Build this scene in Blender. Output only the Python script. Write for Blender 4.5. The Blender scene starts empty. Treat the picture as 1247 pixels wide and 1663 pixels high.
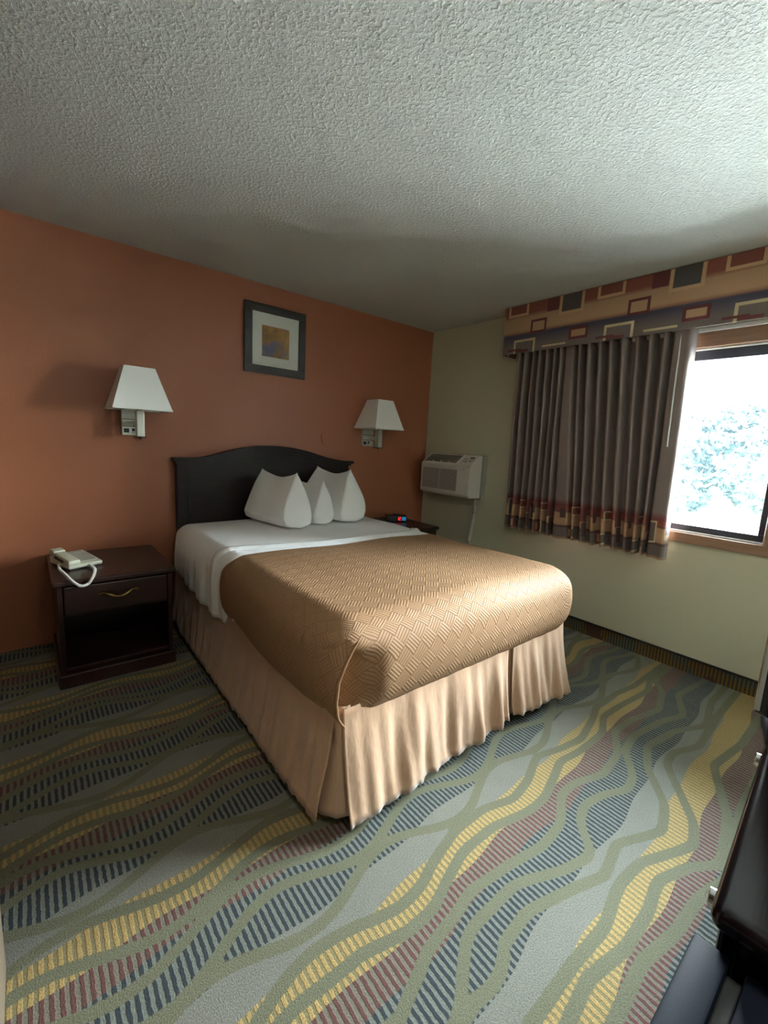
import bpy, bmesh, math, random
import numpy as np
from mathutils import Vector, Matrix
C = bpy.context.scene.collection
R = math.radians
random.seed(7)

# ------------------------------------------------------------------ camera
cam = bpy.data.cameras.new('camera'); co = bpy.data.objects.new('camera', cam); C.objects.link(co)
cam.sensor_fit = 'VERTICAL'; cam.sensor_height = 36.0; cam.lens = 36 * 706.1 / 1663
cam.clip_start = 0.01; cam.clip_end = 500
yaw, pit, rol = R(39.518), R(-8.937), R(3.068)
f = Vector((math.sin(yaw) * math.cos(pit), math.cos(yaw) * math.cos(pit), math.sin(pit)))
r0 = Vector((math.cos(yaw), -math.sin(yaw), 0)); u0 = r0.cross(f)
rr = r0 * math.cos(rol) + u0 * math.sin(rol); uu = -r0 * math.sin(rol) + u0 * math.cos(rol)
M4 = Matrix((rr, uu, -f)).transposed().to_4x4(); M4.translation = Vector((-3.1836, -3.2384, 1.3332))
co.matrix_world = M4
bpy.context.scene.camera = co
# ------------------------------------------------------------------ sky, exposure
w = bpy.data.worlds.new('world'); bpy.context.scene.world = w; w.use_nodes = True
wn = w.node_tree.nodes; wl = w.node_tree.links
bg = wn['Background']; bg.inputs['Strength'].default_value = 60.0
tc = wn.new('ShaderNodeTexCoord'); sx = wn.new('ShaderNodeSeparateXYZ'); rp = wn.new('ShaderNodeValToRGB')
wl.new(tc.outputs['Generated'], sx.inputs[0]); wl.new(sx.outputs['Z'], rp.inputs[0])
rp.color_ramp.elements[0].position = 0.0; rp.color_ramp.elements[0].color = (0.93, 0.985, 1.0, 1)
rp.color_ramp.elements[1].position = 0.8; rp.color_ramp.elements[1].color = (0.72, 0.86, 1.0, 1)
wl.new(rp.outputs[0], bg.inputs[0])
vs = bpy.context.scene.view_settings
vs.view_transform = 'Standard'; vs.look = 'None'; vs.gamma = 1; vs.use_curve_mapping = False
vs.exposure = 1.42
cy = bpy.context.scene.cycles
cy.max_bounces = 14; cy.diffuse_bounces = 9; cy.glossy_bounces = 5; cy.transparent_max_bounces = 12
cy.sample_clamp_indirect = 8.0
# window opening: y -2.74..-1.30, z .885..1.995 ; a portal only guides sampling of the sky
pl = bpy.data.lights.new('window_portal', 'AREA'); pl.shape = 'RECTANGLE'; pl.size = 1.10; pl.size_y = 2.20
po = bpy.data.objects.new('window_portal', pl); C.objects.link(po)
po.location = (0.14, -2.40, 1.44); po.rotation_euler = (0, R(90), 0)
pl.cycles.is_portal = True

# fill light added under the ceiling behind the camera, to lift the far corner
cl = bpy.data.lights.new('added_fill_light', 'AREA'); cl.shape = 'DISK'; cl.size = .34; cl.energy = 4.0; cl.color = (1, .97, .90)
clo = bpy.data.objects.new('added_fill_light', cl); C.objects.link(clo); clo.location = (-2.75, -3.40, 2.385)

# ------------------------------------------------------------------ helpers
def link(o, parent=None):
    C.objects.link(o)
    if parent: o.parent = parent
    return o
def mesh(name, verts, faces, mat=None, parent=None, smooth=False, loc=None):
    me = bpy.data.meshes.new(name); me.from_pydata([tuple(v) for v in verts], [], faces); me.update()
    o = bpy.data.objects.new(name, me); link(o, parent)
    if mat: me.materials.append(mat)
    if smooth: me.polygons.foreach_set('use_smooth', [True] * len(me.polygons))
    if loc: o.location = loc
    return o
def from_bm(name, bm, mat=None, parent=None, smooth=False):
    me = bpy.data.meshes.new(name); bmesh.ops.recalc_face_normals(bm, faces=bm.faces); bm.to_mesh(me); bm.free()
    o = bpy.data.objects.new(name, me); link(o, parent)
    if mat: me.materials.append(mat)
    if smooth: me.polygons.foreach_set('use_smooth', [True] * len(me.polygons))
    return o
def bbox(bm, x0, x1, y0, y1, z0, z1, bev=0, seg=2, rot=None):
    t = bmesh.new(); bmesh.ops.create_cube(t, size=1)
    bmesh.ops.scale(t, vec=(x1 - x0, y1 - y0, z1 - z0), verts=t.verts)
    if bev: bmesh.ops.bevel(t, geom=t.edges[:], offset=bev, segments=seg, affect='EDGES', profile=.5)
    if rot: bmesh.ops.transform(t, matrix=rot, verts=t.verts)
    bmesh.ops.translate(t, vec=((x0 + x1) / 2, (y0 + y1) / 2, (z0 + z1) / 2), verts=t.verts)
    m = bpy.data.meshes.new('t'); t.to_mesh(m); t.free(); bm.from_mesh(m); bpy.data.meshes.remove(m)
def box(name, x0, x1, y0, y1, z0, z1, mat, parent=None, bev=0, seg=2, rot=None):
    bm = bmesh.new(); bbox(bm, x0, x1, y0, y1, z0, z1, bev, seg, rot)
    return from_bm(name, bm, mat, parent, smooth=False)
def autosmooth(o):
    o.data.polygons.foreach_set('use_smooth', [True] * len(o.data.polygons))
    try: o.data.set_sharp_from_angle(angle=R(40))
    except Exception: pass
    return o
def tube(name, pts, rad, mat, parent=None, n=8, cap=True):
    pts = [Vector(p) for p in pts]; V = []; F = []
    up = Vector((0, 0, 1)); prev = None
    for i, p in enumerate(pts):
        d = (pts[min(i + 1, len(pts) - 1)] - pts[max(i - 1, 0)]).normalized()
        if prev is None:
            a = d.cross(up if abs(d.z) < .9 else Vector((1, 0, 0))).normalized()
        else:
            a = (prev - d * prev.dot(d)).normalized()
        prev = a; b = d.cross(a)
        rd = rad[i] if isinstance(rad, (list, tuple)) else rad
        for k in range(n):
            t = 2 * math.pi * k / n; V.append(p + (a * math.cos(t) + b * math.sin(t)) * rd)
    for i in range(len(pts) - 1):
        for k in range(n):
            F.append((i * n + k, i * n + (k + 1) % n, (i + 1) * n + (k + 1) % n, (i + 1) * n + k))
    if cap: F.append(tuple(range(n))[::-1]); F.append(tuple(range((len(pts) - 1) * n, len(pts) * n)))
    return autosmooth(mesh(name, V, F, mat, parent))
def crom(P, n=8):
    P = [Vector(p) for p in P]; out = []
    for i in range(len(P) - 1):
        a = P[max(i - 1, 0)]; b = P[i]; c = P[i + 1]; d = P[min(i + 2, len(P) - 1)]
        for k in range(n):
            t = k / n
            out.append(.5 * ((2 * b) + (c - a) * t + (2 * a - 5 * b + 4 * c - d) * t * t + (-a + 3 * b - 3 * c + d) * t ** 3))
    out.append(P[-1]); return out
def thing(name, label, cat, loc=(0, 0, 0), rz=0, group=None):
    o = bpy.data.objects.new(name, None); o.empty_display_size = .05; C.objects.link(o)
    o.location = loc; o.rotation_euler = (0, 0, rz); tag(o, label, cat, group); return o
def tag(o, label, cat, group=None, kind=None):
    o['label'] = label; o['category'] = cat
    if group: o['group'] = group
    if kind: o['kind'] = kind
    return o
def struct(o): o['kind'] = 'structure'; return o
def lin(c): return tuple((x / 255 / 12.92 if x / 255 <= .04045 else ((x / 255 + .055) / 1.055) ** 2.4) for x in c)

# ---- materials
class NT:
    def __init__(s, name, col=(.5, .5, .5), rough=.6, spec=.5, metal=0):
        s.m = bpy.data.materials.new(name); s.m.use_nodes = True; s.nt = s.m.node_tree
        s.b = s.nt.nodes['Principled BSDF']; s.out = s.nt.nodes['Material Output']
        s.b.inputs['Base Color'].default_value = (*col, 1); s.b.inputs['Roughness'].default_value = rough
        s.b.inputs['Specular IOR Level'].default_value = spec; s.b.inputs['Metallic'].default_value = metal
    def n(s, t, **k):
        x = s.nt.nodes.new(t)
        for a, b in k.items(): setattr(x, a, b)
        return x
    def l(s, a, b): s.nt.links.new(a, b)
    def put(s, sock, v):
        if isinstance(v, (int, float)): sock.default_value = v
        elif isinstance(v, tuple): sock.default_value = (*v, 1) if len(v) == 3 and sock.type == 'RGBA' else v
        else: s.l(v, sock)
    def math(s, op, a, b=0, c=0):
        x = s.n('ShaderNodeMath', operation=op); s.put(x.inputs[0], a); s.put(x.inputs[1], b); s.put(x.inputs[2], c); return x.outputs[0]
    def coord(s, which='Object', scale=(1, 1, 1), rot=(0, 0, 0)):
        t = s.n('ShaderNodeTexCoord'); mp = s.n('ShaderNodeMapping'); mp.inputs['Scale'].default_value = scale
        mp.inputs['Rotation'].default_value = rot; s.l(t.outputs[which], mp.inputs[0]); return mp.outputs[0]
    def noise(s, vec, scale=5, det=3, rough=.5):
        x = s.n('ShaderNodeTexNoise'); s.l(vec, x.inputs['Vector']); x.inputs['Scale'].default_value = scale
        x.inputs['Detail'].default_value = det; x.inputs['Roughness'].default_value = rough; return x.outputs['Fac']
    def ramp(s, fac, stops, interp='LINEAR'):
        x = s.n('ShaderNodeValToRGB'); x.color_ramp.interpolation = interp
        e = x.color_ramp.elements
        while len(e) < len(stops): e.new(.5)
        for q, (p, c) in zip(e, stops): q.position = p; q.color = (*c, 1) if len(c) == 3 else c
        s.put(x.inputs[0], fac); return x.outputs[0]
    def mix(s, fac, a, b, mode='MIX'):
        x = s.n('ShaderNodeMix', data_type='RGBA', blend_type=mode); s.put(x.inputs[0], fac); s.put(x.inputs[6], a); s.put(x.inputs[7], b); return x.outputs[2]
    def bump(s, h, strength=.3, dist=.01, normal=None):
        x = s.n('ShaderNodeBump'); x.inputs['Strength'].default_value = strength; x.inputs['Distance'].default_value = dist
        s.l(h, x.inputs['Height'])
        if normal: s.l(normal, x.inputs['Normal'])
        s.l(x.outputs[0], s.b.inputs['Normal']); return x.outputs[0]
    def col(s, v): s.put(s.b.inputs['Base Color'], v)

def wall_mat(name, c, rough=.55, bs=.25, spec=.4):
    m = NT(name, c, rough, spec); v = m.coord()
    n1 = m.noise(v, 90, 2, .5); n2 = m.noise(v, 1.3, 2)
    m.bump(n1, bs, .004)
    m.col(m.mix(m.math('MULTIPLY', n2, .12), c, tuple(x * .8 for x in c))); return m.m
M = {}
M['orange'] = wall_mat('orange_paint', (.36, .128, .062), .42, .35, .45)
M['beige'] = wall_mat('beige_paint', (.60, .585, .43), .6)
M['hall'] = wall_mat('hall_paint', (.16, .12, .08), .6)
M['cream'] = wall_mat('cream_paint', (.42, .40, .32), .6)
c = NT('popcorn_ceiling', (.565, .57, .53), .7, .45); v = c.coord()
n1 = c.noise(v, 75, 3, .55); n2 = c.noise(v, 160, 2, .5)
h = c.math('ADD', c.ramp(n1, [(.46, (0, 0, 0)), (.70, (1, 1, 1))]), c.math('MULTIPLY', n2, .35))
c.bump(h, .62, .006); M['ceiling'] = c.m

def simple(name, col, rough=.5, spec=.5, metal=0, ns=0, amt=.2, bump=0, bscale=200, coat=0):
    m = NT(name, col, rough, spec, metal); v = m.coord()
    nn = m.noise(v, ns or 8, 3)
    m.col(m.mix(nn, tuple(x * (1 - amt) for x in col), tuple(min(1, x * (1 + amt)) for x in col)))
    if bump: m.bump(m.noise(v, bscale, 2), bump, .002)
    if coat: m.b.inputs['Coat Weight'].default_value = coat; m.b.inputs['Coat Roughness'].default_value = .08
    return m.m
def wood(name, c0, c1, rough=.3, scale=(1, 14, 14), coat=.3):
    m = NT(name, c0, rough, .5); v = m.coord(scale=scale); n = m.noise(v, 5, 4, .6)
    m.col(m.ramp(n, [(.3, c0), (.7, c1)])); m.b.inputs['Coat Weight'].default_value = coat; m.b.inputs['Coat Roughness'].default_value = .15
    m.bump(n, .05, .002); return m.m
M['cherry'] = wood('dark_cherry_wood', (.016, .0055, .0045), (.032, .010, .008), .36, coat=.12)
M['espresso'] = wood('espresso_wood', (.010, .006, .006), (.018, .010, .010), .42, coat=.0)
M['espresso'].node_tree.nodes['Principled BSDF'].inputs['Specular IOR Level'].default_value = .28
M['dresser'] = wood('glossy_black_wood', (.006, .004, .005), (.008, .004, .004), .14, coat=.1)
M['dresser'].node_tree.nodes['Principled BSDF'].inputs['Specular IOR Level'].default_value = .3
M['casing'] = wood('brown_window_casing', (.22, .12, .07), (.30, .17, .10), .4, (14, 1, 14))
M['bronze'] = simple('dark_bronze_frame', (.03, .03, .045), .4)
M['white_metal'] = simple('white_enamel', (.75, .77, .75), .4, amt=.03)
M['brass'] = simple('aged_brass', (.55, .38, .12), .28, metal=1, amt=.15)
M['nickel'] = simple('brushed_nickel', (.62, .64, .57), .45, metal=.45, amt=.08)
M['black_plastic'] = simple('black_plastic', (.012, .012, .013), .35, amt=.1)
M['black_gloss'] = simple('gloss_black_plastic', (.008, .008, .010), .08, amt=.1, coat=.6)
M['fridge'] = simple('black_textured_steel', (.012, .017, .028), .55, .06, bump=.06, bscale=500, amt=.1)
M['rubber'] = simple('dark_gasket', (.035, .04, .04), .5)
M['ac'] = simple('ac_beige_plastic', (.66, .63, .57), .45, amt=.03)
M['ac_dark'] = simple('ac_vent_dark', (.14, .125, .115), .6, amt=.1)
M['ac_slot'] = simple('ac_slot_dark', (.05, .045, .04), .7, amt=.1)
M['ac_sleeve'] = simple('ac_sleeve_metal', (.34, .34, .29), .5, amt=.05)
M['phone'] = simple('phone_beige_plastic', (.56, .56, .43), .4, amt=.03)
M['phone_key'] = simple('phone_key_grey', (.40, .40, .33), .5, amt=.03)
M['cord'] = simple('white_cord', (.72, .70, .64), .5, amt=.03)
M['chrome'] = simple('chrome', (.8, .8, .8), .1, metal=1, amt=.02)
M['dark_void'] = simple('dark_bed_base', (.01, .012, .018), .6)
M['mat_board'] = simple('white_mat_board', (.90, .92, .86), .6, amt=.02)
M['frame'] = wood('charcoal_frame', (.028, .026, .028), (.05, .045, .045), .35)
M['gap_shade'] = simple('tan_gap_shade', (.20, .13, .08), .9)  # mattress toned dark so the coverlet's corner gap looks shaded
M['core'] = simple('mattress_ticking', (.6, .6, .58), .8)
m = NT('lamp_shade_linen', (.90, .91, .88), .8, .2); v = m.coord(scale=(300, 300, 300)); m.bump(m.noise(v, 1, 2), .1, .001)
m.b.inputs['Subsurface Weight'].default_value = 0; M['shade'] = m.m
M['shade_trim'] = simple('shade_trim_white', (.86, .86, .82), .7, amt=.02)
# white cotton
m = NT('white_cotton', (.90, .91, .91), .85, .2); v = m.coord()
m.bump(m.noise(v, 9, 5, .65), .45, .022); m.b.inputs['Sheen Weight'].default_value = .2; M['cotton'] = m.m
# picture print: free abstract of gold and violet blotches
m = NT('abstract_print', (.5, .4, .2), .5, .3); v = m.coord()
a = m.noise(v, 9, 5, .65); b = m.noise(v, 5, 3, .6)
m.col(m.mix(m.ramp(b, [(.50, (0, 0, 0)), (.62, (1, 1, 1))]), m.ramp(a, [(.3, (.10, .07, .06)), (.48, (.42, .22, .05)), (.62, (.62, .36, .09)), (.75, (.35, .33, .28))]),
          m.ramp(a, [(.35, (.05, .05, .09)), (.55, (.12, .12, .28)), (.7, (.30, .22, .14))])))
M['print'] = m.m
# glass panes
def glass(name, rough=0, tint=(1, 1, 1), haze_veil=0):
    m = NT(name); nt = m.nt; nt.nodes.remove(m.b)
    t = m.n('ShaderNodeBsdfTransparent'); t.inputs[0].default_value = (*tint, 1)
    g = m.n('ShaderNodeBsdfGlossy'); g.inputs['Roughness'].default_value = rough
    fr = m.n('ShaderNodeFresnel'); fr.inputs[0].default_value = 1.45
    mx = m.n('ShaderNodeMixShader'); m.l(fr.outputs[0], mx.inputs[0]); m.l(t.outputs[0], mx.inputs[1]); m.l(g.outputs[0], mx.inputs[2])
    res = mx.outputs[0]
    if haze_veil:  # faint translucent layer stands in for bright haze over the view
        tl = m.n('ShaderNodeBsdfTranslucent'); tl.inputs[0].default_value = (.62, .90, 1, 1); m2 = m.n('ShaderNodeMixShader'); m2.inputs[0].default_value = haze_veil
        m.l(res, m2.inputs[1]); m.l(tl.outputs[0], m2.inputs[2]); res = m2.outputs[0]
    m.l(res, m.out.inputs[0]); return m.m
M['glass'] = glass('window_glass', 0, (.97, .99, .98), .0042); M['pic_glass'] = glass('picture_glass')

# ------------------------------------------------------------------ room shell
H = 2.44
YF = -3.66      # wall behind the dresser
XL = -5.6
def wallbox(name, x0, x1, y0, y1, z0, z1, mat): return struct(box(name, x0, x1, y0, y1, z0, z1, mat))
wallbox('wall_back', XL - .12, 0.15, 0, .12, 0, H, M['orange'])
# window wall with opening
WY0, WY1, WZ0, WZ1 = -3.52, -1.28, .865, 2.015
bm = bmesh.new()
bbox(bm, 0, .15, YF, 0, 0, WZ0); bbox(bm, 0, .15, YF, 0, WZ1, H)
bbox(bm, 0, .15, YF, WY0, WZ0, WZ1); bbox(bm, 0, .15, WY1, 0, WZ0, WZ1)
struct(from_bm('wall_right', bm, M['beige']))
wallbox('wall_front', XL - .12, .15, YF - .12, YF, 0, H, M['cream'])
wallbox('wall_left', XL - .12, XL, YF, 0, 0, H, M['hall'])
wallbox('ceiling', XL - .12, .15, YF - .12, .12, H, H + .1, M['ceiling'])
# end of the closet partition beside the camera
struct(box('trim_1', -3.62, -3.297, -2.62, -2.00, 0, H, M['hall'], bev=.004))

# ------------------------------------------------------------------ carpet
P = .445; SL = .045
def ycol(x, y): return y - SL * (x + 1.5)
TR = {}
def tr(k, s): TR[k] = np.array([[float(q) for q in t.split(',')] for t in s.replace(' ', '').strip(';').split(';')])
tr('a', '-2.54,-2.46; -2.43,-2.48; -2.32,-2.47; -2.25,-2.44; -2.09,-2.40; -1.93,-2.40; -1.80,-2.44; -1.67,-2.42; -1.51,-2.36; -1.36,-2.40; -1.22,-2.42; -1.03,-2.38; -0.90,-2.34; -0.68,-2.34; -0.48,-2.37')
tr('b', '-2.73,-2.50; -2.66,-2.49; -2.56,-2.51; -2.44,-2.54; -2.34,-2.54; -2.23,-2.50; -2.13,-2.47; -1.97,-2.47; -1.80,-2.51; -1.69,-2.51; -1.55,-2.47; -1.45,-2.44; -1.30,-2.46; -1.09,-2.46; -0.95,-2.40; -0.76,-2.41; -0.47,-2.44; -0.27,-2.38')
tr('c', '-2.58,-2.60; -2.49,-2.62; -2.40,-2.60; -2.30,-2.59; -2.21,-2.57; -2.05,-2.59; -1.89,-2.62; -1.75,-2.61; -1.62,-2.54; -1.52,-2.54; -1.37,-2.59; -1.18,-2.57; -1.03,-2.49; -0.85,-2.50; -0.63,-2.55; -0.40,-2.49; -0.30,-2.41')
tr('d', '-2.48,-2.73; -2.42,-2.69; -2.29,-2.64; -2.19,-2.64; -2.08,-2.64; -1.91,-2.71; -1.78,-2.74; -1.69,-2.65; -1.60,-2.62; -1.48,-2.64; -1.37,-2.69; -1.27,-2.67; -1.13,-2.58; -0.98,-2.56; -0.72,-2.60; -0.58,-2.65; -0.37,-2.56; -0.05,-2.60')
tr('e', '-2.40,-2.77; -2.25,-2.72; -2.12,-2.71; -1.94,-2.76; -1.82,-2.80; -1.67,-2.77; -1.48,-2.85; -1.33,-2.81; -1.17,-2.69; -1.01,-2.63; -0.76,-2.67; -0.58,-2.75; -.3,-2.70')
tr('f', '-2.31,-2.86; -2.14,-2.86; -1.98,-2.87; -1.82,-2.84; -1.68,-2.85; -1.53,-2.91; -1.45,-2.94; -1.34,-2.91; -1.22,-2.83; -1.07,-2.73; -0.96,-2.72; -0.80,-2.78; -.4,-2.76')
tr('g', '-2.33,-2.92; -2.14,-2.90; -1.99,-2.93; -1.83,-2.93; -1.70,-2.91; -1.55,-2.96; -1.46,-3.02; -1.2,-2.98; -.9,-2.86; -.6,-2.9')
tr('h', '-2.3,-2.99; -2.16,-2.98; -1.99,-2.97; -1.83,-3.00; -1.65,-3.01; -1.50,-3.05; -1.1,-3.0')
GX0, GX1, GY0, GY1 = XL, 0.0, YF, 0.0
nx, ny = 561, 367
gx = np.linspace(GX0, GX1, nx); gy = np.linspace(GY0, GY1, ny)
X, Y = np.meshgrid(gx, gy)
def ribbon(xs, k, row):
    """row 0 = the traced rows; other rows are the same ribbon moved by the repeat and shifted along the run"""
    off = {'a': (-2.405, .030, 0.), 'b': (-2.487, .032, .10), 'c': (-2.575, .035, .25), 'd': (-2.655, .042, .18), 'e': (-2.745, .040, .55)}.get(k)
    if off:
        ph = off[2] + row * .83
        y = off[0] + P * row + SL * (xs + 1.5) + off[1] * np.sin(2 * np.pi * ((xs + 1.80) / .60 + .75 + ph)) + .012 * np.sin(2 * np.pi * (xs / 1.37 + ph * 3))
    else: y = np.full_like(xs, -9.)
    if row == 0:
        t = TR[k][np.argsort(TR[k][:, 0])]
        sm = np.interp(xs, t[:, 0], t[:, 1], left=np.nan, right=np.nan)
        sm = np.interp(xs, t[:, 0], t[:, 1]); ker = np.hanning(13); ker /= ker.sum(); sm = np.convolve(np.pad(sm, 6, mode='edge'), ker, 'valid')
        if off: wgt = np.clip((xs - t[0, 0]) / .15, 0, 1); y = y * (1 - wgt) + sm * wgt
        else: y = sm
    return y
best = np.full_like(X, 1.0)
for row in range(-2, 7):
    for k in 'abcdefgh':
        if row < 0 and k in 'ab': pass
        if k in 'fgh' and row != 0: continue
        if row == -1 and k in 'abcde': yr = ribbon(gx, k, row)
        else: yr = ribbon(gx, k, row)
        if (yr < -8).all(): continue
        sl = np.gradient(yr, gx[1] - gx[0])
        d = np.abs(Y - yr[None, :]) / np.sqrt(1 + sl[None, :] ** 2)
        if row == -1: d = d + np.clip((gx + 2.5) / .1, 0, 1)[None, :] * .05
        if k in 'fgh': d = d + np.clip((-2.35 - gx) / .1, 0, 1)[None, :] * .05
        best = np.minimum(best, d)
wob = .010 * np.sin(2 * np.pi * (X / .9)) + .006 * np.sin(2 * np.pi * (X / .37 + Y * 2))
band = ((-2.385 - (ycol(X, Y) + wob)) / P)          # 0 = top of the yellow band, grows towards the camera
Zs = np.zeros_like(X)
verts = np.stack([X, Y, Zs], -1).reshape(-1, 3)
i = np.arange((ny - 1) * nx).reshape(ny - 1, nx)[:, :-1].ravel()
faces = np.stack([i, i + 1, i + nx + 1, i + nx], -1)
me = bpy.data.meshes.new('floor'); me.vertices.add(len(verts)); me.vertices.foreach_set('co', verts.ravel())
me.loops.add(faces.size); me.loops.foreach_set('vertex_index', faces.ravel().astype(np.int32))
me.polygons.add(len(faces)); me.polygons.foreach_set('loop_start', np.arange(0, faces.size, 4, dtype=np.int32))
me.update(calc_edges=True)
for nm, arr in (('ribbon', best), ('band', band)):
    at = me.attributes.new(nm, 'FLOAT', 'POINT'); at.data.foreach_set('value', arr.ravel().astype(np.float32))
fl = bpy.data.objects.new('floor', me); C.objects.link(fl); struct(fl)
m = NT('wave_pattern_carpet', (.3, .3, .3), .95, .1); v = m.coord()
ab = m.n('ShaderNodeAttribute', attribute_name='band').outputs['Fac']; ar = m.n('ShaderNodeAttribute', attribute_name='ribbon').outputs['Fac']
sp = m.n('ShaderNodeSeparateXYZ'); m.l(v, sp.inputs[0])
nf = m.noise(v, 260, 2, .6); n2 = m.noise(v, 14, 3, .6)
fr = m.math('FRACT', ab)
G = lin
plain = m.mix(n2, (.25, .245, .20), (.30, .29, .245))
olive = m.mix(n2, (.19, .19, .115), (.23, .225, .145))
bandc = m.ramp(fr, [(0, (.58, .39, .145)), (.235, (.17, .068, .062)), (.415, (.040, .052, .066)), (.775, (.25, .255, .23))], 'CONSTANT')
gap = m.ramp(fr, [(0, (.33, .27, .13)), (.235, (.25, .22, .17)), (.415, (.235, .25, .21)), (.775, (.25, .255, .23))], 'CONSTANT')
rb = m.math('FRACT', m.math('ADD', m.math('DIVIDE', sp.outputs['X'], .0196), m.math('MULTIPLY', m.noise(v, 60, 2), .35)))
ribm = m.ramp(rb, [(.0, (0, 0, 0)), (.10, (1, 1, 1)), (.50, (1, 1, 1)), (.60, (0, 0, 0))])
pm = m.math('GREATER_THAN', fr, .775)
bandmix = m.mix(ribm, gap, bandc)
base = m.mix(pm, bandmix, plain)
rn = m.math('ADD', ar, m.math('MULTIPLY', m.math('SUBTRACT', m.noise(v, 120, 2), .5), .008))
rm = m.ramp(m.math('MULTIPLY', rn, 20), [(.30, (1, 1, 1)), (.36, (0, 0, 0))])
colr = m.mix(rm, base, olive)
m.col(m.mix(m.math('MULTIPLY', nf, .95), colr, (.030, .030, .024)))
m.bump(m.math('ADD', nf, m.math('MULTIPLY', m.math('MULTIPLY', ribm, m.math('SUBTRACT', 1, pm)), m.math('MULTIPLY', m.math('SUBTRACT', 1, rm), .5))), .45, .004)
M['carpet'] = m.m; me.materials.append(m.m)
# carpeted baseboard under the window wall
m = NT('carpet_base_strip', (.1, .1, .1), .9, .1); v = m.coord(); sp = m.n('ShaderNodeSeparateXYZ'); m.l(v, sp.inputs[0])
rb = m.math('FRACT', m.math('DIVIDE', sp.outputs['Y'], .0196)); n2 = m.noise(m.coord(scale=(1, 2.2, 4)), 1.6, 1)
cc = m.ramp(n2, [(.30, (.10, .105, .085)), (.44, (.17, .095, .03)), (.56, (.11, .04, .03)), (.68, (.05, .055, .05))], 'CONSTANT')
m.col(m.mix(m.math('GREATER_THAN', rb, .5), cc, (.055, .045, .03))); m.bump(m.noise(v, 260, 2), .4, .003)
bm = bmesh.new(); bbox(bm, -.010, 0.0, YF, 0, 0, .088)
b = from_bm('baseboard_right', bm, m.m); struct(b)
box('top_edge', -.014, 0, YF, 0, .088, .100, M['black_plastic'], b, bev=.002)

# ------------------------------------------------------------------ window
win = thing('window_1', '', 'window'); del win['label'], win['category']; win['kind'] = 'structure'
def rectframe(name, x0, x1, y0, y1, z0, z1, t, mat, parent, bev=.003, tb=None, tt=None):
    bm = bmesh.new(); tb = tb or t; tt = tt or t
    bbox(bm, x0, x1, y0, y1, z0, z0 + tb, bev); bbox(bm, x0, x1, y0, y1, z1 - tt, z1, bev)
    bbox(bm, x0, x1, y0, y0 + t, z0 + tb, z1 - tt, bev); bbox(bm, x0, x1, y1 - t, y1, z0 + tb, z1 - tt, bev)
    return from_bm(name, bm, mat, parent)
rectframe('casing', -.022, .005, -3.59, -1.22, .818, 2.085, .085, M['casing'], win, tb=.062, tt=.085)
box('mullion', -.020, .149, -2.815, -2.745, .880, 2.000, M['casing'], win, bev=.003)
rectframe('jamb', .0, .15, -3.52, -1.28, .865, 2.015, .014, M['casing'], win)
for (ya, yb) in ((-2.744, -1.295), (-3.505, -2.816)):  # the second pane is added out of view to let in more light
    rectframe('white_track', .02, .045, ya, yb, .88, 2.00, .008, M['white_metal'], win)
    fr_ = rectframe('window_frame', .045, .10, ya, yb, .88, 2.00, .040, M['bronze'], win, tb=.045, tt=.065)
    box('pane', .070, .074, ya + .039, yb - .039, .922, 1.938, M['glass'], fr_)

# ------------------------------------------------------------------ printed drapery fabrics
PER = .694
def hexc(c): return np.array(c)
TAN = hexc((.50, .31, .175)); RUST = hexc((.24, .068, .045)); MAR = hexc((.145, .032, .032)); TAUPE = hexc((.13, .10, .09)); NAVY = hexc((.045, .04, .065)); CRM = hexc((.62, .50, .30)); BR = hexc((.10, .05, .045))
def lerp(a, b, t): t = min(max(t, 0), 1); return a * (1 - t) + b * t
def rr_(u0, u1, v0, v1, out, inn=None, t=.016): return (u0, u1, v0, v1, out, inn, t)
# u measured from the left end of the valance, v = height in metres
VP = [rr_(.36, .45, 2.345, 2.45, MAR),
      rr_(.03, .205, 2.352, 2.46, TAN * 1.15, RUST * .9, .018), rr_(.455, .635, 2.302, 2.46, TAN * 1.15, (.085, .075, .070), .020),
      rr_(.235, .365, 2.210, 2.308, MAR, TAN, .017), rr_(.548, .685, 2.122, 2.203, MAR, TAN, .018),
      rr_(.100, .285, 2.02, 2.178, CRM, TAUPE * 1.35, .017), rr_(.05, .17, 2.098, 2.113, MAR), rr_(.12, .23, 2.085, 2.103, MAR), rr_(.345, .530, 2.098, 2.112, CRM)]
def val_bg(u, v):
    if v > 2.335: return lerp(TAN * .8, RUST * 1.05, (v - 2.335) / .03)
    if v > 2.215: return lerp(lerp(RUST, TAN, (v - 2.215) / .03), TAN * .9, (v - 2.28) / .05)
    return lerp(TAUPE * 1.45, NAVY * 1.6, (v - 2.13) / .07)
def pattern(u, v, PT, bgf, cu, cv):
    col = bgf(u, v); uc = cu % PER
    for (u0, u1, v0, v1, o, inn, t) in PT:
        for sh in (-PER, 0, PER):
            if u0 + sh < uc < u1 + sh and v0 < cv < v1:
                col = np.array(o)
                if inn is not None and u0 + t + sh < uc < u1 - t + sh and v0 + t < cv < v1 - t: col = np.array(inn)
    return col
def fabric_mat(name, rough=.75, sheen=.3):
    m = NT(name, (.5, .5, .5), rough, .3); at = m.n('ShaderNodeAttribute', attribute_name='print')
    nn = m.noise(m.coord(scale=(1, 1, .4)), 160, 2); m.col(m.mix(m.math('MULTIPLY', nn, .35), at.outputs['Color'], m.mix(1.0, at.outputs['Color'], (.6, .6, .6), 'MULTIPLY')))
    m.b.inputs['Sheen Weight'].default_value = sheen; m.bump(m.noise(m.coord(), 500, 2), .15, .001); return m.m
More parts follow.
